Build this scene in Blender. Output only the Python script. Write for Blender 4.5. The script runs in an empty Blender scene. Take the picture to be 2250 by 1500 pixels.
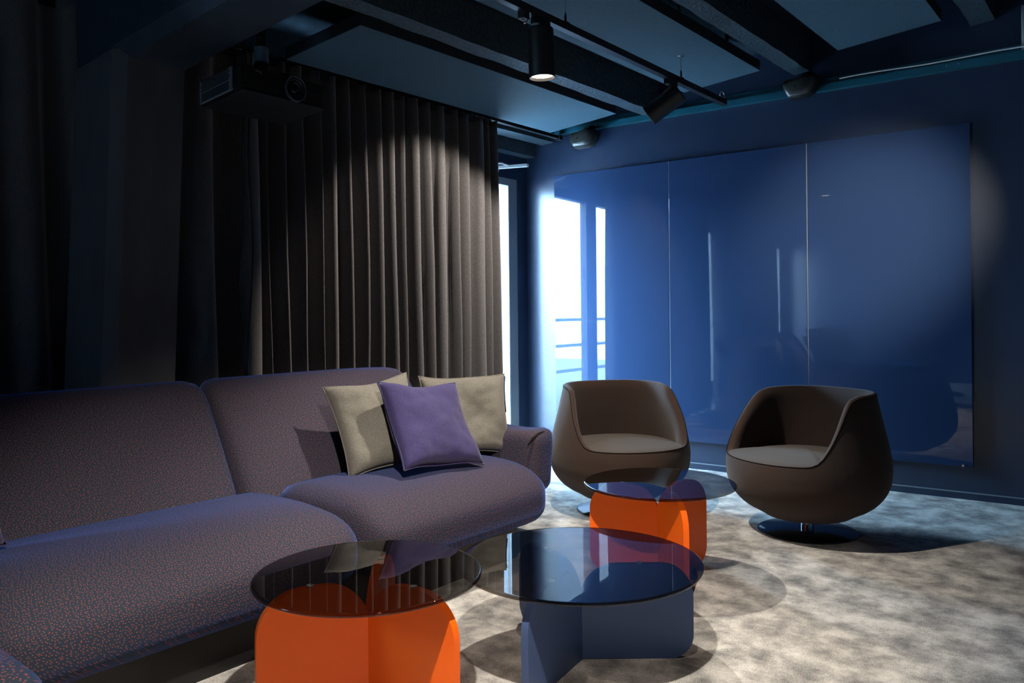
import bpy, bmesh, math, random
from mathutils import Vector, Matrix, noise
rnd = random.Random(7)
PI = math.pi
# ------------------------------------------------------------------ camera, world, exposure
# world axes are the room's axes: X runs along the blue wall, Y runs towards it, Z is up; metres
SC = bpy.context.scene
C = SC.collection
TH, ROLL, H = math.radians(36), 0.010, 1.10
W0 = 5.25                                   # the blue wall
cam_d = bpy.data.cameras.new('camera')
cam = bpy.data.objects.new('camera', cam_d); C.objects.link(cam)
cam.matrix_world = (Matrix.Translation((0, 0, H)) @ Matrix.Rotation(TH, 4, 'Z') @
                    Matrix.Rotation(PI/2, 4, 'X') @ Matrix.Rotation(-ROLL, 4, 'Z'))
cam_d.sensor_width = 36; cam_d.lens = 28.0; cam_d.shift_y = -0.028; cam_d.clip_start = 0.05
SC.camera = cam
world = bpy.data.worlds.new('sky'); SC.world = world; world.use_nodes = True
bg = world.node_tree.nodes['Background']
bg.inputs['Color'].default_value = (0.44, 0.71, 1.0, 1); bg.inputs['Strength'].default_value = 88.0
SC.view_settings.view_transform = 'Standard'; SC.view_settings.look = 'None'
SC.view_settings.gamma = 1; SC.view_settings.use_curve_mapping = False
SC.view_settings.exposure = 0.0
SC.cycles.max_bounces = 10; SC.cycles.transparent_max_bounces = 16
SC.cycles.sample_clamp_indirect = 6.0
SC.cycles.caustics_reflective = False; SC.cycles.caustics_refractive = False
def portal(y0, y1, z0, z1, x):
    d = bpy.data.lights.new('window_portal', 'AREA'); d.shape = 'RECTANGLE'
    d.size = z1-z0; d.size_y = y1-y0; d.cycles.is_portal = True
    o = bpy.data.objects.new('window_portal', d); C.objects.link(o)
    o.location = (x, (y0+y1)/2, (z0+z1)/2); o.rotation_euler = (0, -PI/2, 0)
portal(4.0, 5.1, 0.05, 2.15, -3.80); portal(-2.60, -1.35, 0.12, 2.15, -4.17)

# ------------------------------------------------------------------ helpers
K = 0.052                                   # beams, curtain, sofa run 3 degrees off the blue wall's normal
SK = -math.atan(K)
def sk(q, w, z=0.0): return Vector((q + K*(w-4.9), w, z))
def zp(u): return 2.42 + 0.1*(u+3.2)        # underside of the sloping ceiling panels

def tag(o, label=None, cat=None, group=None, kind=None):
    if label: o['label'] = label
    if cat: o['category'] = cat
    if group: o['group'] = group
    if kind: o['kind'] = kind
    return o
def thing(name, label, cat, loc=(0, 0, 0), rz=0.0, group=None):
    o = bpy.data.objects.new(name, None); C.objects.link(o)
    o.empty_display_size = 0.1; o.location = loc; o.rotation_euler = (0, 0, rz)
    return tag(o, label, cat, group)
def obj(name, bm, m, parent=None, smooth=False, loc=None, rot=None):
    me = bpy.data.meshes.new(name)
    bmesh.ops.recalc_face_normals(bm, faces=bm.faces[:])
    bm.to_mesh(me); bm.free()
    if m: me.materials.append(m)
    if smooth:
        for p in me.polygons: p.use_smooth = True
    o = bpy.data.objects.new(name, me); C.objects.link(o)
    if parent: o.parent = parent
    if loc is not None: o.location = loc
    if rot is not None: o.rotation_euler = rot
    return o
def auto(o, ang=35):
    """shade smooth with sharp edges kept"""
    me = o.data
    for p in me.polygons: p.use_smooth = True
    bm = bmesh.new(); bm.from_mesh(me); a = math.radians(ang)
    for e in bm.edges:
        e.smooth = not (len(e.link_faces) == 2 and e.calc_face_angle(0) > a)
    bm.to_mesh(me); bm.free()
    return o
def B(): return bmesh.new()
def box(bm, x0, x1, y0, y1, z0, z1, f=None, bev=0.0, seg=2):
    vs = [bm.verts.new(((x0, x1)[i & 1], (y0, y1)[(i >> 1) & 1], (z0, z1)[i >> 2])) for i in range(8)]
    fs = [bm.faces.new([vs[i] for i in q]) for q in ((0, 2, 3, 1), (4, 5, 7, 6), (0, 1, 5, 4), (2, 6, 7, 3), (0, 4, 6, 2), (1, 3, 7, 5))]
    if bev:
        es = list({e for fc in fs for e in fc.edges})
        r = bmesh.ops.bevel(bm, geom=es, offset=bev, segments=seg, affect='EDGES', profile=0.5)
        vs = list({v for fc in r['faces'] for v in fc.verts} | {v for v in vs if v.is_valid})
    if f:
        for v in vs: v.co = f(v.co)
    return bm
def skbox(bm, q0, q1, w0, w1, z0, z1, bev=0.0):
    return box(bm, q0, q1, w0, w1, z0, z1, f=lambda c: sk(c.x, c.y, c.z), bev=bev)
def slopebox(bm, q0, q1, w0, w1, d0, d1, sub=0):
    """box whose underside and top follow the ceiling slope, d above the panel plane"""
    return box(bm, q0, q1, w0, w1, d0, d1, f=lambda c: (lambda p: Vector((p.x, p.y, zp(p.x)+c.z)))(sk(c.x, c.y)))
def tube(bm, pts, r, n=8, cap=True):
    pts = [Vector(p) for p in pts]; rings = []
    for i, p in enumerate(pts):
        t = (pts[min(i+1, len(pts)-1)] - pts[max(i-1, 0)]).normalized()
        a = t.orthogonal().normalized() if i == 0 else (a - t*a.dot(t)).normalized()
        b = t.cross(a)
        rr = r[i] if isinstance(r, (list, tuple)) else r
        rings.append([bm.verts.new(p + (a*math.cos(2*PI*k/n) + b*math.sin(2*PI*k/n))*rr) for k in range(n)])
    for i in range(len(rings)-1):
        for k in range(n):
            bm.faces.new((rings[i][k], rings[i][(k+1) % n], rings[i+1][(k+1) % n], rings[i+1][k]))
    if cap:
        bm.faces.new(rings[0]); bm.faces.new(rings[-1][::-1])
    return bm
def lathe(bm, prof, n=48, axis=None):
    """profile of (r, z); closed at r = 0"""
    rings = []
    for r, z in prof:
        if r < 1e-6: rings.append([bm.verts.new((0, 0, z))])
        else: rings.append([bm.verts.new((r*math.cos(2*PI*k/n), r*math.sin(2*PI*k/n), z)) for k in range(n)])
    for a, b in zip(rings, rings[1:]):
        for k in range(n):
            k2 = (k+1) % n
            if len(a) == 1 and len(b) == 1: continue
            if len(a) == 1: bm.faces.new((a[0], b[k], b[k2]))
            elif len(b) == 1: bm.faces.new((a[k], a[k2], b[0]))
            else: bm.faces.new((a[k], a[k2], b[k2], b[k]))
    return bm
def prism(bm, poly, z0, z1, f=None, bev=0.0):
    a = [bm.verts.new((x, y, z0)) for x, y in poly]; b = [bm.verts.new((x, y, z1)) for x, y in poly]
    n = len(poly)
    fs = [bm.faces.new(a[::-1]), bm.faces.new(b)]
    for i in range(n): fs.append(bm.faces.new((a[i], a[(i+1) % n], b[(i+1) % n], b[i])))
    if bev:
        es = [e for fc in fs[:2] for e in fc.edges]
        bmesh.ops.bevel(bm, geom=es, offset=bev, segments=2, affect='EDGES', profile=0.5)
    if f:
        for v in bm.verts: v.co = f(v.co)
    return bm
def softbox(h, r, n=16, deform=None):
    """rounded block of half sizes h and corner radius r, optionally deformed"""
    bm = B(); bmesh.ops.create_cube(bm, size=2)
    bmesh.ops.subdivide_edges(bm, edges=bm.edges[:], cuts=n-1, use_grid_fill=True)
    w = lambda c: math.copysign(1-(1-abs(c))**1.7, c)
    rr = r if isinstance(r, (list, tuple)) else (r, r, r)
    for v in bm.verts:
        p = [w(v.co[i])*h[i] for i in range(3)]
        q = [max(-(h[i]-rr[i]), min(h[i]-rr[i], p[i])) for i in range(3)]
        d = [(p[i]-q[i])/rr[i] for i in range(3)]
        l = math.sqrt(sum(x*x for x in d))
        if l > 1e-9: p = [q[i]+d[i]/l*rr[i] for i in range(3)]
        v.co = deform(Vector(p)) if deform else p
    return bm

# ------------------------------------------------------------------ materials
def mat(name, col, rough=0.5, spec=0.5, metal=0.0, **kw):
    m = bpy.data.materials.new(name); m.use_nodes = True
    b = m.node_tree.nodes['Principled BSDF']
    b.inputs['Base Color'].default_value = (*col, 1); b.inputs['Roughness'].default_value = rough
    b.inputs['Specular IOR Level'].default_value = spec; b.inputs['Metallic'].default_value = metal
    for k, v in kw.items():
        b.inputs[k.replace('_', ' ')].default_value = v
    return m
def N(m, t, **kw):
    n = m.node_tree.nodes.new(t)
    for k, v in kw.items():
        if hasattr(n, k): setattr(n, k, v)
    return n
def L(m, a, b): m.node_tree.links.new(a, b)
def coords(m, scale=(1, 1, 1)):
    tc = N(m, 'ShaderNodeTexCoord'); mp = N(m, 'ShaderNodeMapping'); mp.inputs['Scale'].default_value = scale
    L(m, tc.outputs['Object'], mp.inputs['Vector']); return mp.outputs['Vector']
def noisy(m, scale, lo, hi, detail=6, sc=(1, 1, 1), bump=0.0, bdist=0.01, rough=0.55, stops=(0.35, 0.65)):
    """noise between two colours, with optional bump from the same noise"""
    b = m.node_tree.nodes['Principled BSDF']; v = coords(m, sc)
    n = N(m, 'ShaderNodeTexNoise'); n.inputs['Scale'].default_value = scale
    n.inputs['Detail'].default_value = detail; n.inputs['Roughness'].default_value = rough
    L(m, v, n.inputs['Vector'])
    r = N(m, 'ShaderNodeValToRGB'); e = r.color_ramp.elements
    e[0].position, e[1].position = stops; e[0].color = (*lo, 1); e[1].color = (*hi, 1)
    L(m, n.outputs['Fac'], r.inputs['Fac']); L(m, r.outputs['Color'], b.inputs['Base Color'])
    if bump:
        bp = N(m, 'ShaderNodeBump'); bp.inputs['Strength'].default_value = bump; bp.inputs['Distance'].default_value = bdist
        L(m, n.outputs['Fac'], bp.inputs['Height']); L(m, bp.outputs['Normal'], b.inputs['Normal'])
    return m

M = {}
M['wall'] = noisy(mat('blue_wall_paint', (0, 0, 0), 0.27, 0.6), 3.0, (0.015, 0.026, 0.053), (0.017, 0.029, 0.058), 3)
M['board'] = mat('back_painted_glass', (0.019, 0.037, 0.084), 0.015, 0.5)
M['board_edge'] = mat('glass_edge', (0.28, 0.30, 0.32), 0.3)
M['slab'] = noisy(mat('dark_slab', (0, 0, 0), 0.95, 0.05), 6, (0.010, 0.017, 0.024), (0.016, 0.026, 0.034), 6, bump=0.3, bdist=0.01)
M['beam'] = noisy(mat('rough_painted_beam', (0, 0, 0), 0.5, 0.45), 45, (0.025, 0.048, 0.062), (0.055, 0.085, 0.105), 8, bump=0.9, bdist=0.012)
M['concrete'] = noisy(mat('dark_painted_concrete', (0, 0, 0), 0.55, 0.35), 9, (0.072, 0.074, 0.078), (0.095, 0.098, 0.102), 8, sc=(1, 1, 0.25), bump=0.35, bdist=0.01)
M['bigbeam'] = noisy(mat('dark_blue_beam_paint', (0, 0, 0), 0.6, 0.3), 14, (0.018, 0.028, 0.042), (0.026, 0.038, 0.054), 8, bump=0.3, bdist=0.01)
M['panel'] = noisy(mat('acoustic_panel_face', (0, 0, 0), 0.7, 0.25), 60, (0.046, 0.092, 0.122), (0.056, 0.106, 0.138), 3)
M['panel_side'] = mat('acoustic_panel_side', (0.020, 0.026, 0.034), 0.7, 0.25)
M['teal'] = mat('teal_metal_paint', (0.006, 0.085, 0.120), 0.38, 0.5)
M['black'] = mat('black_metal', (0.006, 0.006, 0.007), 0.42, 0.5)
M['blackgloss'] = mat('gloss_black', (0.004, 0.005, 0.007), 0.10, 0.5)
M['plastic'] = mat('dark_grey_plastic', (0.009, 0.009, 0.0085), 0.55, 0.2)
M['greyplastic'] = mat('grey_plastic', (0.15, 0.18, 0.21), 0.4, 0.5)
M['ring'] = mat('dark_lens_ring', (0.045, 0.052, 0.060), 0.4, 0.5)
M['speaker'] = mat('olive_grey_shell', (0.022, 0.023, 0.020), 0.28, 0.5)
M['silver'] = mat('silver', (0.75, 0.75, 0.75), 0.25, 0.5, 1.0)
M['white'] = mat('white_enamel', (0.8, 0.82, 0.82), 0.35, 0.5)
M['frame'] = mat('grey_window_frame', (0.24, 0.25, 0.26), 0.45, 0.5)
M['cable'] = mat('black_cable', (0.01, 0.01, 0.01), 0.6, 0.3)
M['chrome'] = mat('chrome', (0.6, 0.6, 0.62), 0.08, 0.5, 1.0)
M['terrace'] = noisy(mat('pale_terrace', (0, 0, 0), 0.8, 0.3), 4, (0.72, 0.73, 0.74), (0.82, 0.83, 0.84), 6)
M['facade'] = mat('pale_facade', (0.30, 0.36, 0.42), 0.8, 0.3)
M['facade_glass'] = mat('facade_glass', (0.10, 0.14, 0.18), 0.15, 0.5)

def carpet():
    m = mat('mottled_carpet', (0, 0, 0), 0.95, 0.1); b = m.node_tree.nodes['Principled BSDF']; v = coords(m)
    def nz(s, d, r=0.6, dist=0.0):
        n = N(m, 'ShaderNodeTexNoise'); n.inputs['Scale'].default_value = s; n.inputs['Detail'].default_value = d
        n.inputs['Roughness'].default_value = r; n.inputs['Distortion'].default_value = dist; L(m, v, n.inputs['Vector']); return n.outputs['Fac']
    big, fine, grain = nz(7.5, 8, 0.64, 0.1), nz(230, 3, 0.75), nz(520, 2, 0.7)
    mx = N(m, 'ShaderNodeMath', operation='MULTIPLY_ADD'); L(m, fine, mx.inputs[0]); mx.inputs[1].default_value = 0.62; L(m, big, mx.inputs[2])
    mx2 = N(m, 'ShaderNodeMath', operation='MULTIPLY_ADD'); L(m, grain, mx2.inputs[0]); mx2.inputs[1].default_value = 0.55; L(m, mx.outputs[0], mx2.inputs[2])
    r = N(m, 'ShaderNodeValToRGB'); e = r.color_ramp.elements
    mr = N(m, 'ShaderNodeMapRange'); mr.inputs['From Min'].default_value = 0.80; mr.inputs['From Max'].default_value = 1.28
    L(m, mx2.outputs[0], mr.inputs['Value']); L(m, mr.outputs[0], r.inputs['Fac'])
    e[0].position = 0.05; e[0].color = (0.075, 0.080, 0.086, 1); e[1].position = 0.95; e[1].color = (0.66, 0.635, 0.59, 1)
    k = e.new(0.5); k.color = (0.30, 0.29, 0.272, 1)
    L(m, r.outputs['Color'], b.inputs['Base Color'])
    bp = N(m, 'ShaderNodeBump'); bp.inputs['Strength'].default_value = 0.55; bp.inputs['Distance'].default_value = 0.006
    L(m, fine, bp.inputs['Height']); L(m, bp.outputs['Normal'], b.inputs['Normal'])
    return m
M['carpet'] = carpet()

def dotted_fabric():
    m = mat('dotted_upholstery', (0, 0, 0), 0.85, 0.25); b = m.node_tree.nodes['Principled BSDF']; v = coords(m)
    sx = N(m, 'ShaderNodeSeparateXYZ'); L(m, v, sx.inputs[0]); cx = N(m, 'ShaderNodeCombineXYZ')
    s1 = N(m, 'ShaderNodeMath', operation='SUBTRACT'); L(m, sx.outputs[0], s1.inputs[0]); L(m, sx.outputs[2], s1.inputs[1]); L(m, s1.outputs[0], cx.inputs[0])
    s2 = N(m, 'ShaderNodeMath', operation='ADD'); L(m, sx.outputs[0], s2.inputs[0]); L(m, sx.outputs[2], s2.inputs[1])
    s3 = N(m, 'ShaderNodeMath', operation='MULTIPLY_ADD'); L(m, s2.outputs[0], s3.inputs[0]); s3.inputs[1].default_value = 0.6; L(m, sx.outputs[1], s3.inputs[2]); L(m, s3.outputs[0], cx.inputs[1])
    vo = N(m, 'ShaderNodeTexVoronoi', voronoi_dimensions='2D'); vo.inputs['Scale'].default_value = 118; vo.inputs['Randomness'].default_value = 0.72
    L(m, cx.outputs[0], vo.inputs['Vector'])
    r = N(m, 'ShaderNodeValToRGB'); e = r.color_ramp.elements
    e[0].position = 0.13; e[0].color = (0.22, 0.062, 0.048, 1); e[1].position = 0.24; e[1].color = (0.019, 0.026, 0.042, 1)
    L(m, vo.outputs['Distance'], r.inputs['Fac']); L(m, r.outputs['Color'], b.inputs['Base Color'])
    bp = N(m, 'ShaderNodeBump'); bp.inputs['Strength'].default_value = 0.5; bp.inputs['Distance'].default_value = 0.002; bp.invert = True
    L(m, vo.outputs['Distance'], bp.inputs['Height']); L(m, bp.outputs['Normal'], b.inputs['Normal'])
    b.inputs['Sheen Weight'].default_value = 0.8; b.inputs['Sheen Tint'].default_value = (0.10, 0.27, 0.90, 1); b.inputs['Sheen Roughness'].default_value = 0.35
    return m
M['sofa'] = dotted_fabric()

def woven(name, lo, hi, sc=260, sheen=0.15):
    m = noisy(mat(name, lo, 0.9, 0.2), sc, lo, hi, 3, sc=(1, 1, 1), bump=0.35, bdist=0.0015, rough=0.7)
    b = m.node_tree.nodes['Principled BSDF']; b.inputs['Sheen Weight'].default_value = sheen; b.inputs['Sheen Roughness'].default_value = 0.5
    return m
M['purple'] = woven('purple_weave', (0.028, 0.022, 0.076), (0.052, 0.042, 0.124))
M['greycush'] = woven('grey_beige_weave', (0.108, 0.100, 0.084), (0.180, 0.168, 0.142))
M['chair'] = woven('brown_chair_felt', (0.034, 0.020, 0.015), (0.051, 0.032, 0.024), 340, 0.12)
M['chairseat'] = woven('taupe_seat_felt', (0.058, 0.046, 0.038), (0.082, 0.066, 0.055), 340, 0.12)
M['seam'] = mat('dark_seam_and_crease_shade', (0.012, 0.010, 0.010), 0.9, 0.1)
M['velvet'] = woven('taupe_velvet_curtain', (0.068, 0.063, 0.064), (0.094, 0.087, 0.088), 90, 0.35)
def lacquer(name, col):
    m = mat(name, col, 0.40, 0.35); return m
M['orange'] = lacquer('orange_lacquer', (0.90, 0.125, 0.003))
M['blue'] = lacquer('blue_lacquer', (0.052, 0.088, 0.20))
M['pad'] = mat('clear_pad', (0.5, 0.5, 0.5), 0.15, 0.5)

def smoked(name, tint, ior=1.5):
    m = bpy.data.materials.new(name); m.use_nodes = True; nt = m.node_tree; nt.nodes.clear()
    out = nt.nodes.new('ShaderNodeOutputMaterial'); tr = nt.nodes.new('ShaderNodeBsdfTransparent'); gl = nt.nodes.new('ShaderNodeBsdfGlossy')
    fr = nt.nodes.new('ShaderNodeFresnel'); ge = nt.nodes.new('ShaderNodeNewGeometry'); mix = nt.nodes.new('ShaderNodeMixShader')
    fr.inputs['IOR'].default_value = ior; tr.inputs['Color'].default_value = (*tint, 1); gl.inputs['Roughness'].default_value = 0.0
    sub = nt.nodes.new('ShaderNodeMath'); sub.operation = 'SUBTRACT'; sub.inputs[0].default_value = 1.0
    mul = nt.nodes.new('ShaderNodeMath'); mul.operation = 'MULTIPLY'
    L(m, ge.outputs['Backfacing'], sub.inputs[1]); L(m, sub.outputs[0], mul.inputs[0]); L(m, fr.outputs[0], mul.inputs[1])
    L(m, mul.outputs[0], mix.inputs[0]); L(m, tr.outputs[0], mix.inputs[1]); L(m, gl.outputs[0], mix.inputs[2]); L(m, mix.outputs[0], out.inputs[0])
    return m
M['smoked'] = smoked('smoked_glass', (0.40, 0.385, 0.375), 1.52)
M['clear'] = smoked('clear_glass', (0.97, 0.98, 0.98), 1.45)
def emit(name, col, s):
    m = bpy.data.materials.new(name); m.use_nodes = True; nt = m.node_tree; nt.nodes.clear()
    o = nt.nodes.new('ShaderNodeOutputMaterial'); e = nt.nodes.new('ShaderNodeEmission')
    e.inputs['Color'].default_value = (*col, 1); e.inputs['Strength'].default_value = s; L(m, e.outputs[0], o.inputs[0]); return m
M['lens'] = emit('lit_lamp_lens', (1.0, 0.86, 0.68), 9.0)

# ------------------------------------------------------------------ the room
UR, WF = 2.6, -2.9                          # side wall and wall behind the camera
def struct(name, bm, m, label, cat, parent=None, smooth=False):
    o = obj(name, bm, m, parent, smooth)
    return tag(o, label, cat, kind='structure') if parent is None else o
struct('floor', box(B(), -3.95, UR+.1, WF-.1, W0+.1, -0.1, 0.0), M['carpet'], 'mottled grey and beige carpet covering the whole floor', 'carpet')
struct('wall_back', box(B(), -3.95, UR, W0, W0+.15, 0, 3.4), M['wall'], 'deep blue painted wall behind the two tub chairs', 'wall')
struct('wall_right', box(B(), UR, UR+.15, WF, W0+.15, 0, 3.4), M['wall'], 'dark blue side wall outside the picture on the right', 'wall')
struct('wall_front', box(B(), -3.95-.3, UR, WF-.15, WF, 0, 3.4), M['wall'], 'dark blue wall behind the viewer', 'wall')
QW = -3.675
wl = B()
skbox(wl, QW-.12, QW, WF, -2.60, 0, 2.9)     # solid stretches and the lintel over the glazing
skbox(wl, QW-.12, QW, -1.35, 0.6, 0, 2.9)
skbox(wl, QW-.12, QW, 1.35, 2.0, 0, 2.9)
skbox(wl, QW-.12, QW, 5.135, W0, 0, 2.15)
skbox(wl, QW-.12, QW, WF, W0, 2.15, 2.9)
skbox(wl, QW-.12, QW, -2.60, 2.9, 0, 0.12)
struct('wall_left', wl, M['wall'], 'dark window wall hidden behind the curtains', 'wall')
# sloping ceiling slab with cross beams
cl = obj('ceiling', slopebox(B(), -4.0, UR+.2, WF-.1, W0+.12, 0.24, 0.36), M['slab'])
tag(cl, 'dark sloping ceiling slab with exposed beams', 'ceiling', kind='structure')
for q0, q1, d in ((-3.52, -3.41, 0.03), (-2.61, -2.51, 0.03), (-1.56, -1.46, 0.03), (-0.56, -0.44, 0.03), (0.44, 0.54, 0.03), (1.44, 1.54, .03)):
    bm = B(); nseg = 60
    prev = None
    for i in range(nseg+1):                # a beam with a slightly uneven soffit
        w = 1.7 + (W0-1.7)*i/nseg
        ring = []
        for q, dd in ((q0, d), (q1, d), (q1, .26), (q0, .26)):
            p = sk(q, w); j = (0.004*noise.noise(Vector((q*9, w*6, 1))) if dd == d else 0)
            ring.append(bm.verts.new((p.x + j, p.y, zp(p.x)+dd+j)))
        if prev:
            for k in range(4): bm.faces.new((prev[k], prev[(k+1) % 4], ring[(k+1) % 4], ring[k]))
        else: bm.faces.new(ring)
        prev = ring
    bm.faces.new(prev)
    obj('beam', bm, M['beam'], cl)
obj('beam', skbox(B(), QW, -3.585, WF, W0, 2.335, 2.62), M['beam'], cl)      # head beam above the windows
# big downstand beam with chamfer, on a leaning concrete pillar
PZ = 2.14
def soff(u): return PZ + 0.1*(u+3.1)
bm = B()
sec = [(1.68, 0.0), (1.92, 0.0), (1.92, .8), (1.64, .8), (1.64, .045)]      # (w, up)
ends = []
for u in (-3.9, UR):
    ends.append([bm.verts.new((u, w, soff(u)+h)) for w, h in sec])
n = len(sec)
for k in range(n): bm.faces.new((ends[0][k], ends[0][(k+1) % n], ends[1][(k+1) % n], ends[1][k]))
bm.faces.new(ends[0]); bm.faces.new(ends[1][::-1])
tag(obj('main_beam', bm, M['bigbeam']), 'heavy dark concrete beam crossing the top left corner', 'beam', kind='structure')
pil = prism(B(), [(-3.10, 1.92), (-3.10, 1.675), (-3.142, 1.632), (-3.44, 1.632), (-3.44, 1.92)], 0, 2.22,
            f=lambda c: Vector((c.x, c.y - (2.14-c.z)*0.043, c.z if c.z < 1 else soff(c.x)+.03)))
tag(obj('pillar', pil, M['concrete']), 'leaning dark concrete pillar between the two curtains', 'pillar', kind='structure')
# skirting, wall channel
bm = box(B(), -3.66, UR, W0-.014, W0, 0, 0.037)
bb = struct('baseboard_back', bm, M['wall'], 'low blue skirting board along the blue wall', 'baseboard')
obj('edge_strip', box(B(), -3.66, UR, W0-.016, W0, 0.037, 0.042), M['greyplastic'], bb)
bm = B(); box(bm, -3.45, UR, W0-.05, W0, 2.475, 2.481); box(bm, -3.45, UR, W0-.05, W0-.046, 2.481, 2.515); box(bm, -3.45, UR, W0-.006, W0, 2.481, 2.56)
t1 = struct('trim_1', bm, M['teal'], 'teal metal channel running along the top of the blue wall', 'channel')
for x, z in ((-0.66, 2.50), (-0.60, 2.50)):
    obj('screw', lathe(B(), [(0, .003), (.004, .002), (.005, 0), (0, 0)], 10), M['silver'], t1, True, (x, W0-.05, z), (PI/2, 0, 0))
# window wall glazing
def window(name, label, w0, w1, z0, z1, handle=False, mull=()):
    t = thing(name, label, 'glazed door' if handle else 'window'); t['kind'] = 'structure'
    f = B()
    q0, q1 = QW-.075, QW-.01
    fw = 0.105 if handle else 0.07
    skbox(f, q0, q1, w0, w0+fw, z0, z1); skbox(f, q0, q1, w1-fw, w1, z0, z1)
    skbox(f, q0, q1, w0+fw, w1-fw, z1-.055, z1+.0); skbox(f, q0, q1, w0+fw, w1-fw, z0, z0+.09)
    for mw in mull: skbox(f, q0, q1, mw-.035, mw+.035, z0+.09, z1-.055)
    obj('frame', f, M['frame'], t)
    g = B(); skbox(g, QW-.05, QW-.042, w0+fw-.01, w1-fw+.01, z0+.08, z1-.045); obj('pane', g, M['clear'], t)
    b = B(); skbox(b, QW-.012, QW-.004, w1-fw-.012, w1-fw, z0+.09, z1-.06); obj('glazing_bead', b, M['white'], t)
    if handle:
        hd = B(); p = sk(QW-.01, w0+.06, 1.02)
        tube(hd, [p, p+Vector((.05, 0, 0)), p+Vector((.055, .02, 0)), p+Vector((.055, .13, 0))], .010)
        obj('handle', hd, M['white'], t, True)
        rs = B(); box(rs, p.x, p.x+.008, p.y-.022, p.y+.022, .94, 1.10, bev=.004); obj('handle_plate', rs, M['white'], t)
    return t
window('window_1', 'tall glazed door with grey frame beside the blue wall', 4.05, 5.135, 0.02, 2.15, True)
window('window_2', 'window hidden behind the right curtain', 2.0, 4.05, 0.12, 2.15, mull=(3.0,))
window('window_3', 'narrow window at the far end behind the viewer', -2.60, -1.35, 0.12, 2.15)
window('window_4', 'window hidden behind the left curtain', 0.6, 1.35, 0.12, 2.15)
# white arm of a door closer
t = thing('door_closer', 'short bright white bar sticking out above the glazed door', 'door closer', sk(QW, 4.80, 2.2))
obj('arm', box(B(), -.02, .245, -.015, .015, -.012, .012, f=lambda c: Vector((c.x, c.y+c.x*.62, c.z+c.x*.06)), bev=.004), M['white'], t)
obj('body', box(B(), -.005, .05, -.22, .05, -.03, .03, bev=.008), M['white'], t)
obj('lever', tube(B(), [(.04, -.12, .02), (.10, .02, .028), (.13, .08, .012)], .008), M['white'], t, True)

# ------------------------------------------------------------------ outside the glazed door
tag(obj('terrace', box(B(), -14, -3.83, -6, 12, -.12, -.02), M['terrace']), 'pale terrace outside the glazed door', 'terrace', kind='structure')
rl = thing('terrace_railing', 'pale metal railing on the terrace outside the door', 'railing', (-5.6, 0, -.02))
for y in range(-4, 11):
    obj('post', box(B(), -.02, .02, y-.02, y+.02, 0, 1.02), M['frame'], rl)
for z in (0.35, 0.68, 1.02): obj('rail', box(B(), -.025, .025, -4, 10, z-.02, z+.02), M['white'], rl)
fb = thing('apartment_building', 'pale building seen across the terrace through the door', 'building', (-13, 4, -.1))
obj('wall', box(B(), -1.5, 0, -12, 10, 0, 3.3), M['facade'], fb)
for y in range(-10, 9, 3):
    wn = obj('window', box(B(), -.02, .03, y, y+1.3, 1.0, 2.5), M['facade_glass'], fb)

# ------------------------------------------------------------------ glass boards on the blue wall
for lab, x0, x1 in (('blue glass wall board nearest the glazed door, mirroring the window', -3.378, -2.418),
                    ('middle blue glass wall board above the left tub chair', -2.412, -1.464),
                    ('blue glass wall board at the right end, in the lamp pool', -1.458, -0.550)):
    g = thing('glass_board', lab, 'glass board', (x0, W0, .19), 0, 'three blue glass boards')
    wd = x1-x0
    obj('glass', box(B(), 0, wd, -.026, -.020, 0, 1.972, bev=.0012), M['board'], g)
    obj('backing', box(B(), .015, wd-.015, -.020, -.001, .02, 1.95), M['black'], g)
    if x1 < -1: obj('joint_strip', box(B(), wd+.001, wd+.005, -.024, -.001, .0, 1.972), M['board_edge'], g)
    for cx, cz in ((.05, .006), (wd-.05, .006)):
        obj('bottom_clip', box(B(), cx-.006, cx+.006, -.031, -.026, cz-.006, cz+.006), M['silver'], g)

# ------------------------------------------------------------------ hanging ceiling panels
for lab, q0, q1, w0, w1 in (('ceiling panel nearest the curtain, its far end lit by the window', -3.205, -2.655, 2.627, 4.91),
                            ('middle ceiling panel with the spotlight track below it', -2.135, -1.635, 2.1, 4.88),
                            ('ceiling panel at the upper right, above the blue wall', -1.190, -0.650, 2.1, 4.92)):
    c = sk((q0+q1)/2, w1)
    p = thing('ceiling_panel', lab, 'ceiling panel', (c.x, c.y, zp(c.x)), 0, 'hanging ceiling panels')
    off = Vector((c.x, c.y, zp(c.x)))
    def shifted(bm):
        for v in bm.verts: v.co -= off
        return bm
    obj('face', shifted(slopebox(B(), q0, q1, w0, w1, 0.0, 0.004)), M['panel'], p)
    obj('core', shifted(slopebox(B(), q0, q1, w0, w1, 0.004, 0.062)), M['panel_side'], p)
    for w in (w1-.35, w1-.95, w1-1.6, w0+.3):
        for q in (q0+.06, q1-.06):
            a = sk(q, w); z = zp(a.x)
            obj('hanger', shifted(box(B(), a.x-.008, a.x+.008, a.y-.008, a.y+.008, z+.06, z+.245)), M['black'], p)

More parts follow.
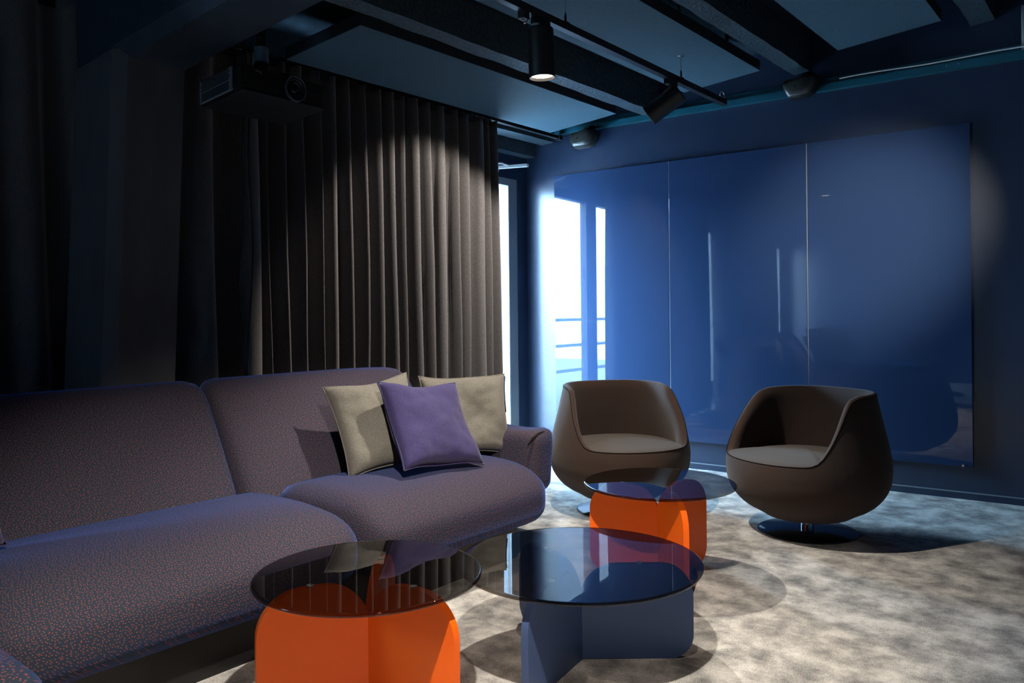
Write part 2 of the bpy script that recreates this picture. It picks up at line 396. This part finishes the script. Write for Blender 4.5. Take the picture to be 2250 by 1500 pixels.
# ------------------------------------------------------------------ curtains and rail
def curtain(name, label, w0, w1, seed, wide, amp=0.080, q=-3.325, ztop=2.425, slant=0.0):
    r = random.Random(seed)
    knots = [w0]                            # irregular fold boundaries
    while knots[-1] < w1:
        knots.append(knots[-1] + r.uniform(0.040, 0.125)*wide(knots[-1]))
    knots[-1] = w1
    if knots[-1]-knots[-2] < .025: knots.pop(-2)
    pts = []
    per = 12
    amps = [r.uniform(.65, 1.15) for _ in knots]; skew = [r.uniform(-.35, .35) for _ in knots]
    for i in range(len(knots)-1):
        for k in range(per):
            t = k/per
            s = (-1)**i*math.sin(PI*t)
            s = math.copysign(abs(s)**0.8, s)
            pts.append((knots[i]+(knots[i+1]-knots[i])*(t + skew[i]*math.sin(2*PI*t)*.25), s*amps[i]*amp*(0.55+0.45*(knots[i+1]-knots[i])/0.08), i))
    zs = [0.015, .25, .6, 1.0, 1.4, 1.8, 2.1, 2.3, 2.39, ztop]
    bm = B(); rows = []
    for z in zs:
        h = z/ztop
        a = (1.0 - .45*h**3)
        row = []
        for (w, d, i) in pts:
            wob = .022*noise.noise(Vector((i*1.37+seed, z*.9, 0)))*(1-h*.8)
            ww = w + wob + slant*(1-h)*(w-w0)/(w1-w0)
            row.append(bm.verts.new(sk(q + d*a + wob*.5, ww, z)))
        rows.append(row)
    for a, b in zip(rows, rows[1:]):
        for k in range(len(a)-1): bm.faces.new((a[k], a[k+1], b[k+1], b[k]))
    root = thing(name, label, 'curtain', sk(q, (w0+w1)/2, 0))
    for v in bm.verts: v.co -= root.location
    cl = obj('drape', bm, M['velvet'], root, True)
    md = cl.modifiers.new('thick', 'SOLIDIFY'); md.thickness = .004
    hd = B()
    skbox(hd, q-.004, q+.004, w0+.01, w1-.03, ztop-.03, ztop+.006)
    for v in hd.verts: v.co -= root.location
    obj('heading_tape', hd, M['black'], root)
    return root
curtain('curtain', 'long pleated taupe velvet curtain hanging behind the sofa', 1.99, 4.42, 3, lambda w: 1.35 if w < 2.5 else 0.62)
curtain('curtain', 'dark curtain at the left edge, left of the pillar', -0.80, 1.73, 5, lambda w: 1.25, slant=.05)
rail = thing('curtain_rail', 'thin black curtain rail under the ceiling panel by the window', 'curtain rail', sk(-3.32, 5.1, 2.43))
def rel(bm, o):
    for v in bm.verts: v.co -= o.location
    return bm
obj('track', rel(skbox(B(), -3.336, -3.304, 1.93, 5.16, 2.432, 2.452), rail), M['black'], rail)
obj('top_flange', rel(skbox(B(), -3.340, -3.300, 1.93, 5.16, 2.452, 2.456), rail), M['silver'], rail)
obj('end_cap', rel(skbox(B(), -3.345, -3.295, 5.16, 5.2, 2.425, 2.46), rail), M['black'], rail)
for w in (2.2, 3.0, 3.8, 4.6, 5.1):
    a = sk(-3.32, w); obj('bracket', rel(box(B(), a.x-.012, a.x+.012, w-.012, w+.012, 2.456, zp(a.x)+.25), rail), M['black'], rail)
g0 = None
for i in range(34):
    w = 2.02+i*0.073 + rnd.uniform(-.01, .01)
    p = sk(-3.302, w, 2.428) - rail.location
    if g0 is None:
        g0 = obj('glider', box(B(), -.004, .004, -.007, .007, -.004, .004), M['silver'], rail, loc=p)
    else:
        o = g0.copy(); C.objects.link(o); o.parent = rail; o.location = p
rail2 = thing('curtain_rail', 'short dark curtain rail end at the top left corner', 'curtain rail', sk(-3.32, 1.5, 2.43))
obj('track', rel(skbox(B(), -3.345, -3.30, WF, 1.60, 2.425, 2.46), rail2), M['black'], rail2)
for w in (-1.5, 0.0, 1.3):
    a = sk(-3.32, w); obj('bracket', rel(box(B(), a.x-.012, a.x+.012, w-.012, w+.012, 2.456, zp(a.x)+.25), rail2), M['black'], rail2)

# ------------------------------------------------------------------ spotlights on tracks
def lamp(label, pos, direction, power, angle, blend=0.35, group='track spotlights', col=(1.0, 0.91, 0.80), r=0.058, ln=0.215, ztrack=2.385, lens_on=True, soft=0.022):
    """pos: hinge point of the can under the track; direction: where the lens looks"""
    d = Vector(direction).normalized(); pos = Vector(pos)
    t = thing('track_spotlight', label, 'spotlight', (pos.x, pos.y, ztrack), 0, group)
    o0 = Vector((pos.x, pos.y, ztrack))
    obj('adapter', box(B(), -.016, .016, -.05, .05, -.028, -.0005, f=lambda c: Vector((c.x+K*c.y, c.y, c.z))), M['black'], t)
    ad = B(); tube(ad, [(0, 0, -.02), pos-o0], .011); obj('stem', ad, M['black'], t, True)
    q = d.to_track_quat('Z', 'Y')
    rt = q.to_euler()
    c0 = pos - o0 - d*(ln*.30)
    prof = [(0, 0), (r*.93, 0), (r, .006), (r, ln-.002), (r-.002, ln), (r-.004, ln), (r-.005, ln-.012), (r-.008, ln-.016), (0, ln-.016)]
    body = obj('body', lathe(B(), prof, 40), M['black'], t, False, c0, rt); auto(body, 30)
    ls = obj('lens', lathe(B(), [(0, .002), (r-.008, .002), (r-.008, 0), (0, 0)], 32), M['lens'], t, False, c0 + d*(ln-.014), rt)
    kn = obj('hinge', box(B(), -.014, .014, -.012, .012, -.02, .02, bev=.003), M['black'], t, False, pos-o0)
    sd = bpy.data.lights.new('spot_beam', 'SPOT'); sd.energy = power; sd.color = col; sd.spot_size = math.radians(angle); sd.spot_blend = blend; sd.shadow_soft_size = soft
    so = bpy.data.objects.new('spot_beam', sd); C.objects.link(so); so.parent = t
    so.location = c0 + d*(ln+.012); so.rotation_euler = (-d).to_track_quat('Z', 'Y').to_euler()
    return t
def light_track(label, q, w0, w1, z=2.385):
    t = thing('spotlight_track', label, 'light track', sk(q, w1, z))
    obj('track', rel(skbox(B(), q-.017, q+.017, w0, w1, z, z+.034, ), t), M['black'], t)
    obj('end_cap', rel(skbox(B(), q-.018, q+.018, w1, w1+.02, z-.002, z+.036), t), M['black'], t)
    for w in ((w1-.56, w1-1.7, w0+.2) if w1-w0 > 2 else (w1-.2, w0+.2)):
        a = sk(q, w); zz = zp(a.x)
        hc = obj('hanger_cable', rel(tube(B(), [(a.x, a.y, z+.03), (a.x, a.y, zz+.25)], .0018, 6), t), M['silver'], t)
        obj('cable_grip', rel(tube(B(), [(a.x, a.y, z+.03), (a.x, a.y, z+.07), (a.x, a.y, z+.085)], [.006, .006, .003], 8), t), M['black'], t, True)
        obj('grip_plate', rel(box(B(), a.x-.012, a.x+.012, a.y-.02, a.y+.02, z+.032, z+.042), t), M['black'], t)
        obj('ceiling_rosette', lathe(B(), [(0, -.004), (.014, -.003), (.016, 0), (0, .002)], 12), M['silver'], t, loc=Vector((a.x, a.y, zz-.001)) - t.location)
    return t
QT = -1.84
trk = light_track('black spotlight track hanging under the middle ceiling panel', QT, 1.98, 4.80)
def loop(parent, base, ang, name='safety_loop', s=1.0):
    pts = []
    for i in range(15):
        t = i/14*2*PI*1.05
        pts.append(Vector((.012*s*math.sin(t)*math.cos(ang), .012*s*math.sin(t)*math.sin(ang), .028*s*(1-math.cos(t))*.5 + .012*s*i/14)) + base)
    return obj(name, tube(B(), pts, .0032*s, 8), M['silver'], parent, True)
e = sk(QT, 4.79, 2.415) - trk.location
loop(trk, e, 1.0, s=1.35)
e = sk(QT, 2.79, 2.335) - trk.location
lp = loop(trk, e, .6, s=1.25); 
obj('loop_clip', box(B(), -.018, .018, -.02, .02, -.02, .02, bev=.003), M['black'], trk, loc=sk(QT, 2.79, 2.372) - trk.location)
p1 = sk(QT, 2.91, 2.28)
lamp('black can spotlight with a glowing lens, pointing straight down', p1, (0.02, 0.03, -1), 190, 100, 0.5)
p2 = sk(QT, 4.115, 2.28)
lamp('black can spotlight tilted towards the curtain near the track end', p2, (-0.82, -0.20, -0.54), 290, 68, 0.35)
QT2 = 0.27
trk2 = light_track('second spotlight track above the viewer on the right', QT2, 1.99, 3.2, z=2.43)
lamp('can spotlight above the viewer aimed at the blue wall', sk(QT2, 2.62, 2.33), (-1.30, 2.63, -.78), 600, 32, 1.0, ztrack=2.43)
QT3 = -0.42
light_track('third spotlight track above the viewer, near the lens', QT3, 0.35, 1.50, z=2.40)
lamp('can spotlight above the viewer pointing down at the tables', sk(QT3, 0.95, 2.30), (-.42, .36, -1), 370, 80, 0.7, ztrack=2.40)

# ------------------------------------------------------------------ projector on its ceiling pole
a0 = math.radians(0)
pr = thing('projector', 'black video projector with big round lens hanging from the ceiling', 'projector', (-2.718, 1.921, 2.0), -.026)
# local: +x faces the lens side (towards the room), y runs along the front
dp, wd, hh = 0.285, 0.43, 0.105
def pj(c):                                  # front and sides taper a little, top tilts with the ceiling
    return Vector((c.x, c.y, c.z + 0.1*(c.x)))
body = obj('housing', box(B(), -dp, 0, 0, wd, 0, hh, f=pj, bev=.014, seg=3), M['plastic'], pr); auto(body)
obj('front_panel', box(B(), -.002, .004, .02, wd-.02, .052, .100, f=pj, bev=.002), M['plastic'], pr)
obj('bottom_lip', box(B(), -dp+.01, .005, .008, wd-.008, -.004, .004, f=pj, bev=.002), M['plastic'], pr)
side = obj('side_grille', box(B(), -dp+.012, -.045, -.007, .004, .006, hh-.006, f=pj, bev=.003), M['greyplastic'], pr)
sl = B()
for r_ in range(5):
    for c_ in range(12):
        x = -dp+.026+c_*.0165+(r_ % 2)*.008; z = .051+r_*.0098
        if x > -.058: continue
        box(sl, x, x+.0115, -.0085, -.0068, z, z+.0062, f=pj)
so = obj('vent_slots', sl, M['black'], side); so['kind'] = 'stuff'
sl = B()
for r_ in range(7): box(sl, -dp+.028, -.062, -.0085, -.0068, .011+r_*.005, .0135+r_*.005, f=pj)
so = obj('louvres', sl, M['black'], side); so['kind'] = 'stuff'
obj('status_light', box(B(), -dp+.006, -dp+.011, -.009, -.003, .046, .056, f=pj), M['silver'], pr)
LY = 0.262
ring = obj('lens_ring', lathe(B(), [(.043, 0), (.052, .0), (.055, .006), (.054, .016), (.050, .018), (.047, .014), (.044, .002), (.043, 0)], 48), M['ring'], pr, True, (0.0, LY, .052), (0, PI/2, 0))
br = B()
for r1, r2, z1 in ((.047, .036, .012), (.036, .028, .006), (.028, .021, .010)):
    lathe(br, [(r1, z1), (r1-.003, z1+.002), (r2+.001, z1-.004), (r2, z1-.006)], 40)
obj('lens_barrel', br, M['black'], pr, True, (0.0, LY, .052), (0, PI/2, 0))
obj('lens_glass', lathe(B(), [(.022, .004), (.016, .010), (.008, .013), (0, .014)], 32), M['blackgloss'], pr, True, (0.0, LY, .052), (0, PI/2, 0))
mk = B(); box(mk, .0035, .0055, .072, .094, .0845, .0865, f=pj); box(mk, .0035, .0055, .088, .101, .0795, .0815, f=pj)
obj('maker_mark', mk, M['greyplastic'], pr)
mt = obj('mount_plate', box(B(), -.20, -.06, .14, .25, .112, .124, f=pj, bev=.004), M['greyplastic'], pr)
ar = B()
for ex, ey in ((-.03, .34), (-.25, .36), (-.24, .05), (-.04, .10)):
    tube(ar, [(-.13, .195, .118), ((-.13+ex)/2, (.195+ey)/2, .128), (ex, ey, .112+.1*ex), (ex, ey, .095+.1*ex)], [.011, .010, .008, .007], 8)
obj('mount_arms', ar, M['plastic'], pr, True)
pc = (-.13, .195)
obj('pole', lathe(B(), [(0, .12), (.032, .12), (.032, .165), (.024, .167), (.024, .60), (0, .60)], 28), M['black'], pr, False, (*pc, 0))
auto(obj('pole_collar', lathe(B(), [(.0245, .172), (.030, .172), (.030, .235), (.0245, .235)], 28), M['greyplastic'], pr, False, (*pc, 0)))
obj('pole_screw', box(B(), -.004, .004, -.004, .004, -.004, .004), M['silver'], pr, loc=(pc[0]+.02, pc[1]-.024, .27))
cb = B(); tube(cb, [(-.16, .13, .108), (-.19, .10, .14), (-.2, .12, .24), (-.18, .16, .42), (-.15, .18, .58)], .004, 6); tube(cb, [(-.14, .15, .108), (-.175, .13, .16), (-.18, .15, .30), (-.16, .17, .58)], .0035, 6)
obj('lead', cb, M['cable'], pr, True)
# two leads hanging down in front of the curtain
def hang(label, pts):
    o = obj('hanging_cable', tube(B(), pts, .0042, 6), M['cable'], None, True); tag(o, label, 'cable', 'hanging projector cables')
hang('thin black cable bowing left in front of the curtain below the projector', [sk(-3.185, 2.372+.012*math.sin(i*.9)-.03*math.exp(-((i-11)/4)**2), 2.43-i*.1) for i in range(24)] )
hang('thin black cable hanging straighter, on the right of its twin', [sk(-3.19, 2.405+.010*math.sin(i*.7+1)-.02*math.exp(-((i-17)/3)**2), 2.43-i*.1) for i in range(24)])

# ------------------------------------------------------------------ wall speakers, conduit
def speaker(label, x, z=2.475):
    t = thing('wall_speaker', label, 'loudspeaker', (x, W0-.05, z), 0, 'pod speakers on the blue wall')
    # D-shaped pod seen from its flat end: profile in the x-z plane, rounded towards +x, depth along y
    prof = [(-.105, -.005), (-.112, -.03), (-.108, -.06), (-.092, -.095), (-.074, -.118)]
    for k in range(9):
        a = -PI/2 + (PI/2+.35)*k/8
        prof.append((.018+.088*math.cos(a)*1.0, -.028+.088*math.sin(a)))
    prof += [(.085, .012), (.04, .010), (-.06, .0)]
    bm = B(); rings = []
    for y, s in ((-.125, .55), (-.120, .80), (-.105, .94), (-.08, 1.0), (-.03, 1.0), (-.012, .95), (-.004, .82)):
        rings.append([bm.verts.new((px*s, y, -.075+(pz+.045)*s)) for px, pz in prof])
    n = len(prof)
    for a, b in zip(rings, rings[1:]):
        for k in range(n): bm.faces.new((a[k], a[(k+1) % n], b[(k+1) % n], b[k]))
    bm.faces.new(rings[0]); bm.faces.new(rings[-1][::-1])
    auto(obj('pod', bm, M['speaker'], t), 50)
    obj('badge', box(B(), -.030, -.018, -.1275, -.122, -.088, -.081), M['silver'], t)
    obj('bracket', tube(B(), [(.045, -.03, -.06), (.045, -.03, -.015), (.03, -.01, .012)], .014, 10), M['black'], t, True)
    obj('bracket_plate', box(B(), -.025, .055, -.012, .0, .005, .018), M['black'], t)
    for sx in (-.015, .04): obj('screw', box(B(), sx-.003, sx+.003, -.015, -.011, .009, .014), M['silver'], t)
speaker('olive pod loudspeaker on the blue wall nearest the curtain', -3.05)
speaker('dark pod loudspeaker at the top right of the blue wall', -1.46, 2.585)
pp = thing('conduit_pipe', 'pale vertical conduit pipe in the top right corner', 'pipe', (-.285, W0-.03, 2.535))
obj('pipe', tube(B(), [(.0, 0, -.02), (.0, 0, .12), (0.0, 0, .23)], .013, 12), M['frame'], pp, True)
cw = B(); tube(cw, [(-1.25+i*.12, W0-.048, 2.533+.004*math.sin(i*1.1)) for i in range(20)], .0045, 8)
tag(obj('trim_cable', cw, M['white'], None, True), 'thin pale cable lying along the top of the teal channel', 'cable')

# ------------------------------------------------------------------ sofa
SO = Vector((-2.045, 2.05, 0))
sofa = thing('sofa', 'long corner sofa in dark fabric with fine salmon dots', 'sofa', SO, SK)
def seat_deform(hy, r0, dome=.016, z0=.135):
    def f(p):                               # p in a block centred at 0: x half .33, z half .145
        x, y, z = p
        top = max(0.0, z/.145)
        k = (1-(x/.34)**2)*(1-abs(y/hy)**5)
        z2 = z + dome*top*max(0, k)
        x2 = x + .018*(1-(z/.145)**2)*(1 if x > 0 else 0)
        # the front upper edge slopes away
        if x > 0: z2 -= .035*top*(x/.34)**2
        return Vector((x2, y, z2 + z0 + .145))
    return f
def sofa_seat(y0, y1, x0=-.66, x1=.02, er=.09):
    hy = (y1-y0)/2
    bm = softbox(((x1-x0)/2, hy, .145), (.16, er, .115), 20, seat_deform(hy, .1))
    return obj('seat', bm, M['sofa'], sofa, True, ((x0+x1)/2, (y0+y1)/2, 0))
sofa_seat(-.085, .965); sofa_seat(-1.31, -.10, er=.13)
# corner unit coming towards the viewer
hy = .62
bm = softbox((.66, .53, .145), (.12, .10, .085), 18, lambda p: Vector((p.x, p.y, p.z + .03*max(0, p.z/.145)*(1-(p.x/.66)**4)*(1-(p.y/.53)**4) + .292)))
obj('corner_seat', bm, M['sofa'], sofa, True, (-.125, -1.83, 0))
def sofa_back(y0, y1, endr=.06, drop=0.0):
    hy = (y1-y0)/2
    def f(p):
        x, y, z = p
        t = max(0.0, (z+.30)/.60)           # 0 bottom .. 1 top
        x2 = x*(1.0-.28*t) - .30*t**1.15 + .03*math.sin(PI*min(1, max(0, t)))*(1 if x > 0 else 0)*(1-abs(y/hy)**4)
        return Vector((x2, y, z + .535 - drop*max(0, y/hy)**3))
    bm = softbox((.115, hy, .30), (.085, endr, .085), 18, f)
    return obj('backrest', bm, M['sofa'], sofa, True, (-.64, (y0+y1)/2, 0))
sofa_back(-.195, .925, .075, .015); sofa_back(-1.75, -.205, .05)
# low arm at the far end
bm = softbox((.40, .085, .145), (.06, .055, .05), 14, lambda p: Vector((p.x + .01, p.y + .02*(p.z/.19), p.z + .405 + .010*noise.noise(Vector((p.x*9, p.y*9, p.z*9))))))
obj('armrest', bm, M['sofa'], sofa, True, (-.49, 1.055, 0))
cr = B(); tube(cr, [(-.115, .962, .487), (-.105, .985, .515), (-.103, 1.03, .532), (-.104, 1.07, .535), (-.118, 1.11, .522)], [.002, .006, .008, .007, .002], 8)
obj('arm_crease_shade', cr, M['seam'], sofa, True)  # dark tube laid on the arm, standing in for the shade of a fold
obj('plinth', box(B(), -.72, -.10, -1.25, .86, 0, .16), M['black'], sofa)
obj('plinth', box(B(), -.70, .40, -2.25, -1.45, 0, .16), M['black'], sofa)
# ------------------------------------------------------------------ cushions
def cushion(label, center, face, up, size, thick, m, seed, group='scatter cushions on the sofa', zip_=False, sag=.0):
    """center of the cushion; face: direction its front looks; up: roughly its upper edge direction"""
    f = Vector(face).normalized(); u = Vector(up); u = (u - f*u.dot(f)).normalized(); s = u.cross(f)
    R = Matrix((s, u, f)).transposed().to_4x4(); R.translation = Vector(center)
    t = thing('cushion', label, 'cushion', (0, 0, 0), 0, group); t.matrix_world = R
    n = 30; bm = B(); grid = {}
    for side in (1, -1):
        for i in range(n+1):
            for j in range(n+1):
                x, y = -1+2*i/n, -1+2*j/n
                edge = i in (0, n) or j in (0, n)
                if edge and side == -1: grid[(i, j, -1)] = grid[(i, j, 1)]; continue
                prof = max(0, (1-x**4))*max(0, (1-y**4))
                h = thick*(prof**.55)
                # edges pull in, corners stay out
                pin = 1-.10*(1-y*y)*(abs(x)**3); pin2 = 1-.10*(1-x*x)*(abs(y)**3)
                px, py = x*size[0]*pin, y*size[1]*pin2 - sag*(1-x*x)*max(0, y)**2
                wr = noise.noise(Vector((x*2.2+seed, y*2.2, side*3.0)))*.010 + noise.noise(Vector((x*5+seed, y*5, side*5.)))*.006
                # wrinkles running from the lower corners
                q = min(abs(x-1), abs(x+1))+min(abs(y-1), abs(y+1))
                wr += .007*math.sin(22*(x+y*.6)+seed)*max(0, .75-q)*prof**.3
                ez = .012*math.sin(x*4+seed)*math.cos(y*3) if edge else .012*math.sin(x*4+seed)*math.cos(y*3)
                grid[(i, j, side)] = bm.verts.new((px, py, side*h + wr*(prof**.4) + ez))
    for side in (1, -1):
        for i in range(n):
            for j in range(n):
                q = [grid[(i, j, side)], grid[(i+1, j, side)], grid[(i+1, j+1, side)], grid[(i, j+1, side)]]
                bm.faces.new(q if side == 1 else q[::-1])
    rim = [grid[(i, 0, 1)].co.copy() for i in range(n)] + [grid[(n, j, 1)].co.copy() for j in range(n)] + [grid[(i, n, 1)].co.copy() for i in range(n, 0, -1)] + [grid[(0, j, 1)].co.copy() for j in range(n, 0, -1)]
    zs = [grid[(n, j, 1)].co.copy() for j in range(n//2, n)]
    obj('cover', bm, m, t, True)
    obj('edge_seam', tube(B(), rim+[rim[0]], .0035, 6, False), m, t, True)
    if zip_: obj('zip', tube(B(), [p + Vector((.003, 0, .001)) for p in zs], .0045, 6), M['cable'], t, True)
    return t
ES = Vector((math.sin(-SK), math.cos(-SK), 0))   # sofa's long direction
def sp(x, y, z):                             # sofa coordinates to the room
    c, s = math.cos(SK), math.sin(SK)
    return Vector((SO.x + x*c - y*s, SO.y + x*s + y*c, z))
cushion('grey-beige cushion in shade, left of the purple cushion', sp(-.475, .375, .625), (.80, -.30, .42), (-.42, .03, 1), (.20, .205), .065, M['greycush'], 1.0)
cushion('grey-beige cushion with a zip, right of the purple cushion', sp(-.43, .885, .615), (.75, -.58, .30), (-.20, .15, 1), (.215, .195), .060, M['greycush'], 4.0, zip_=True)
cushion('purple cushion leaning between the two grey-beige ones', sp(-.285, .500, .622), (.82, -.12, .55), (-.55, .17, .83), (.212, .205), .065, M['purple'], 8.0)
cushion('purple cushion tip at the left edge of the picture', sp(-.43, -1.318, .622), (.75, .30, .55), (-.55, -.25, 1), (.21, .21), .07, M['purple'], 11.0)
cushion('grey-beige cushion in the sofa corner, seen mirrored in the glass', sp(-.54, -1.78, .69), (.7, .25, .3), (-.3, 0, 1), (.215, .215), .07, M['greycush'], 13.0)
cushion('grey-beige cushion farthest into the sofa corner, seen mirrored', sp(-.42, -2.12, .69), (.5, .5, .3), (-.3, 0, 1), (.215, .215), .07, M['greycush'], 15.0)

# ------------------------------------------------------------------ tub chairs
def outer_r(z):                              # half width of the egg at height z
    pts = [(.085, .17), (.10, .225), (.13, .288), (.18, .343), (.24, .378), (.30, .388), (.36, .380), (.45, .356), (.56, .323), (.70, .288)]
    for (a, ra), (b, rb) in zip(pts, pts[1:]):
        if z <= b:
            t = max(0, (z-a)/(b-a)); return ra+(rb-ra)*t
    return pts[-1][1]
def outer_s(z):                              # smoothed
    return sum(outer_r(max(.085, min(.70, z+d))) for d in (-.03, -.015, 0, .015, .03))/5
def sup(phi, e):                             # superellipse unit radius
    c, s = abs(math.cos(phi)), abs(math.sin(phi))
    return 1/((c**e+s**e)**(1/e))
def rimg(y):                                 # rim height over the distance towards the front
    pts = [(-.40, .692), (-.04, .684), (.035, .668), (.08, .625), (.245, .402), (.275, .385), (.40, .378)]
    for (a, za), (b, zb) in zip(pts, pts[1:]):
        if y <= b:
            t = max(0, (y-a)/(b-a)); t = t*t*(3-2*t) if False else t
            return za+(zb-za)*t
    return pts[-1][1]
def rims(y): return sum(rimg(y+d) for d in (-.021, -.014, -.007, 0, .007, .014, .021))/7
def chair(label, loc, facing):
    t = thing('tub_chair', label, 'armchair', loc, facing-PI/2, 'swivel tub chairs')   # local +y is the front
    n, m = 96, 26
    def P(phi, z, off=0.0, e=None):
        ee = 2.02 + 0.75*max(0, min(1, (z-.30)/.35))
        r = (outer_s(z)-off)*sup(phi, ee)
        return Vector((r*math.sin(phi), r*math.cos(phi), z))
    rz = []
    for k in range(n):
        phi = 2*PI*k/n; z = .55
        for _ in range(60): z += .35*(rims(P(phi, z).y)-z)
        rz.append(z)
    bm = B(); rings = []
    bot = [(0.0, .088), (.08, .0885)]
    rings.append([bm.verts.new((.03*math.sin(2*PI*k/n), .03*math.cos(2*PI*k/n), .086)) for k in range(n)])
    for j in range(m+1):
        s = j/m
        rings.append([bm.verts.new(P(2*PI*k/n, .088 + (rz[k]-.088)*(1-(1-s)**1.0))) for k in range(n)])
    # rounded rim and inner face
    th = [.030 for k in range(n)]
    for off, dz in ((.004, .006), (.012, .010), (.022, .008), (.029, .000)):
        rings.append([bm.verts.new(P(2*PI*k/n, rz[k], off) + Vector((0, 0, dz*min(1, max(0, (rz[k]-.40)/.12))))) for k in range(n)])
    for j in range(1, 13):
        s = j/12; row = []
        for k in range(n):
            z = rz[k] + (.335-rz[k])*s
            row.append(bm.verts.new(P(2*PI*k/n, z, .030 + .035*math.sin(PI/2*s) + max(0, (z-.36))*.02)))
        rings.append(row)
    for a, b in zip(rings, rings[1:]):
        for k in range(n): bm.faces.new((a[k], a[(k+1) % n], b[(k+1) % n], b[k]))
    bm.faces.new(rings[0])
    obj('shell', bm, M['chair'], t, True)
    # seat cushion filling the tub, meeting the front edge
    bm = B(); rr = []
    for s in (0, .15, .3, .45, .6, .72, .82, .90, .96, .99, 1.0):
        row = []
        for k in range(n):
            phi = 2*PI*k/n; c = math.cos(phi)
            zr = .374 + (.012 if rz[k] < .45 else 0)
            front = max(0, min(1, (.46-rz[k])/.07))
            R = P(phi, .385, .060 - .0585*front)
            zz = .374 + (zr-.374)*s + .034*(1-s**2.2) + .008*(1-s)*c
            if s > .95: zz -= .006*(s-.95)/.05
            row.append(bm.verts.new((R.x*s, R.y*s, zz)))
            if s == 0: break
        rr.append(row)
    row = [bm.verts.new((v.co.x*.995, v.co.y*.995, .345)) for v in rr[-1]]; rr.append(row)
    for a, b in zip(rr, rr[1:]):
        for k in range(n):
            if len(a) == 1: bm.faces.new((a[0], b[k], b[(k+1) % n]))
            else: bm.faces.new((a[k], a[(k+1) % n], b[(k+1) % n], b[k]))
    obj('seat', bm, M['chairseat'], t, True)
    # seam round the rim's outer edge
    obj('rim_seam', tube(B(), [P(2*PI*k/n, rz[k], -.0005) for k in range(n)]+[P(0, rz[0], -.0005)], .0022, 6, False), M['seam'], t, True)
    obj('stem', lathe(B(), [(0, .010), (.031, .010), (.031, .095), (0, .095)], 24), M['chrome'], t, False); auto(t.children[-1])
    auto(obj('base_disc', lathe(B(), [(0, .014), (.05, .0135), (.230, .009), (.2375, .006), (.238, .003), (.236, 0), (0, 0)], 72), M['blackgloss'], t))
    return t
chair('brown felt tub chair facing the viewer, nearest the glazed door', (-2.125, 3.925, 0), math.radians(-76.6)+TH)
chair('brown felt tub chair turned to the left, farther right', (-1.150, 4.066, 0), math.radians(-152)+TH)

# ------------------------------------------------------------------ glass-topped tables
def fin_outline(Lf, h, ro, ri, rb):
    """rounded petal in the x-z plane from the axis (x = 0) outwards"""
    pts = []
    def arc(cx, cz, r, a0, a1, k=10):
        for i in range(k+1):
            a = math.radians(a0+(a1-a0)*i/k); pts.append((cx+r*math.cos(a), cz+r*math.sin(a)))
    pts.append((0, 0))
    arc(Lf-rb, rb, rb, -90, 0); arc(Lf-ro, h-ro, ro, 0, 90); arc(ri, h-ri, ri, 90, 180)
    return pts
def table(label, cx, cy, rad, h, Lf, angles, m, ro=.115, ri=.13, rb=.085):
    t = thing('coffee_table', label, 'coffee table', (cx, cy, 0), 0, 'glass-topped petal tables')
    gt = .010
    hp = h-gt-.004
    out = fin_outline(Lf, hp, ro, ri, rb)
    fin0 = None
    for a in angles:
        bm = B(); prism(bm, out, -.0115, .0115, bev=.0025)
        for v in bm.verts: v.co = Vector((v.co.x, -v.co.z, v.co.y))
        f = obj('fin', bm, m, t, False, (0, 0, 0.0), (0, 0, a)); auto(f, 40)
        obj('pad', lathe(B(), [(0, .004), (.010, .004), (.010, 0), (0, 0)], 14), M['pad'], f, loc=(Lf*.53, 0, hp))
    auto(obj('tabletop', lathe(B(), [(0, h), (rad-.012, h), (rad-.0042, h), (rad-.0036, h-.0001), (rad-.0010, h-.0013), (rad, h-.0034), (rad, h-gt+.0034), (rad-.0010, h-gt+.0013), (rad-.0036, h-gt+.0001), (rad-.0042, h-gt), (rad-.012, h-gt), (0, h-gt)], 128), M['smoked'], t), 50)
    return t
def cam_xy(X, Z): return X*math.cos(TH)-Z*math.sin(TH), X*math.sin(TH)+Z*math.cos(TH)
ca = [math.radians(x)+TH for x in (87, 207, 327)]
A = cam_xy(-.399, 2.178); Bt = cam_xy(.206, 2.536); Ct = cam_xy(.601, 3.287)
table('orange table with round smoked glass top, nearest the sofa front', *A, .309, .396, .30, ca, M['orange'])
table('low blue table with the largest smoked glass top', *Bt, .387, .313, .36, [math.radians(x)+TH for x in (0, 120, 240)], M['blue'], ro=.10, ri=.12, rb=.075)
table('orange table with round smoked glass top, in front of the tub chairs', *Ct, .309, .396, .295, [math.radians(x)+TH for x in (-81, 39, 159)], M['orange'])
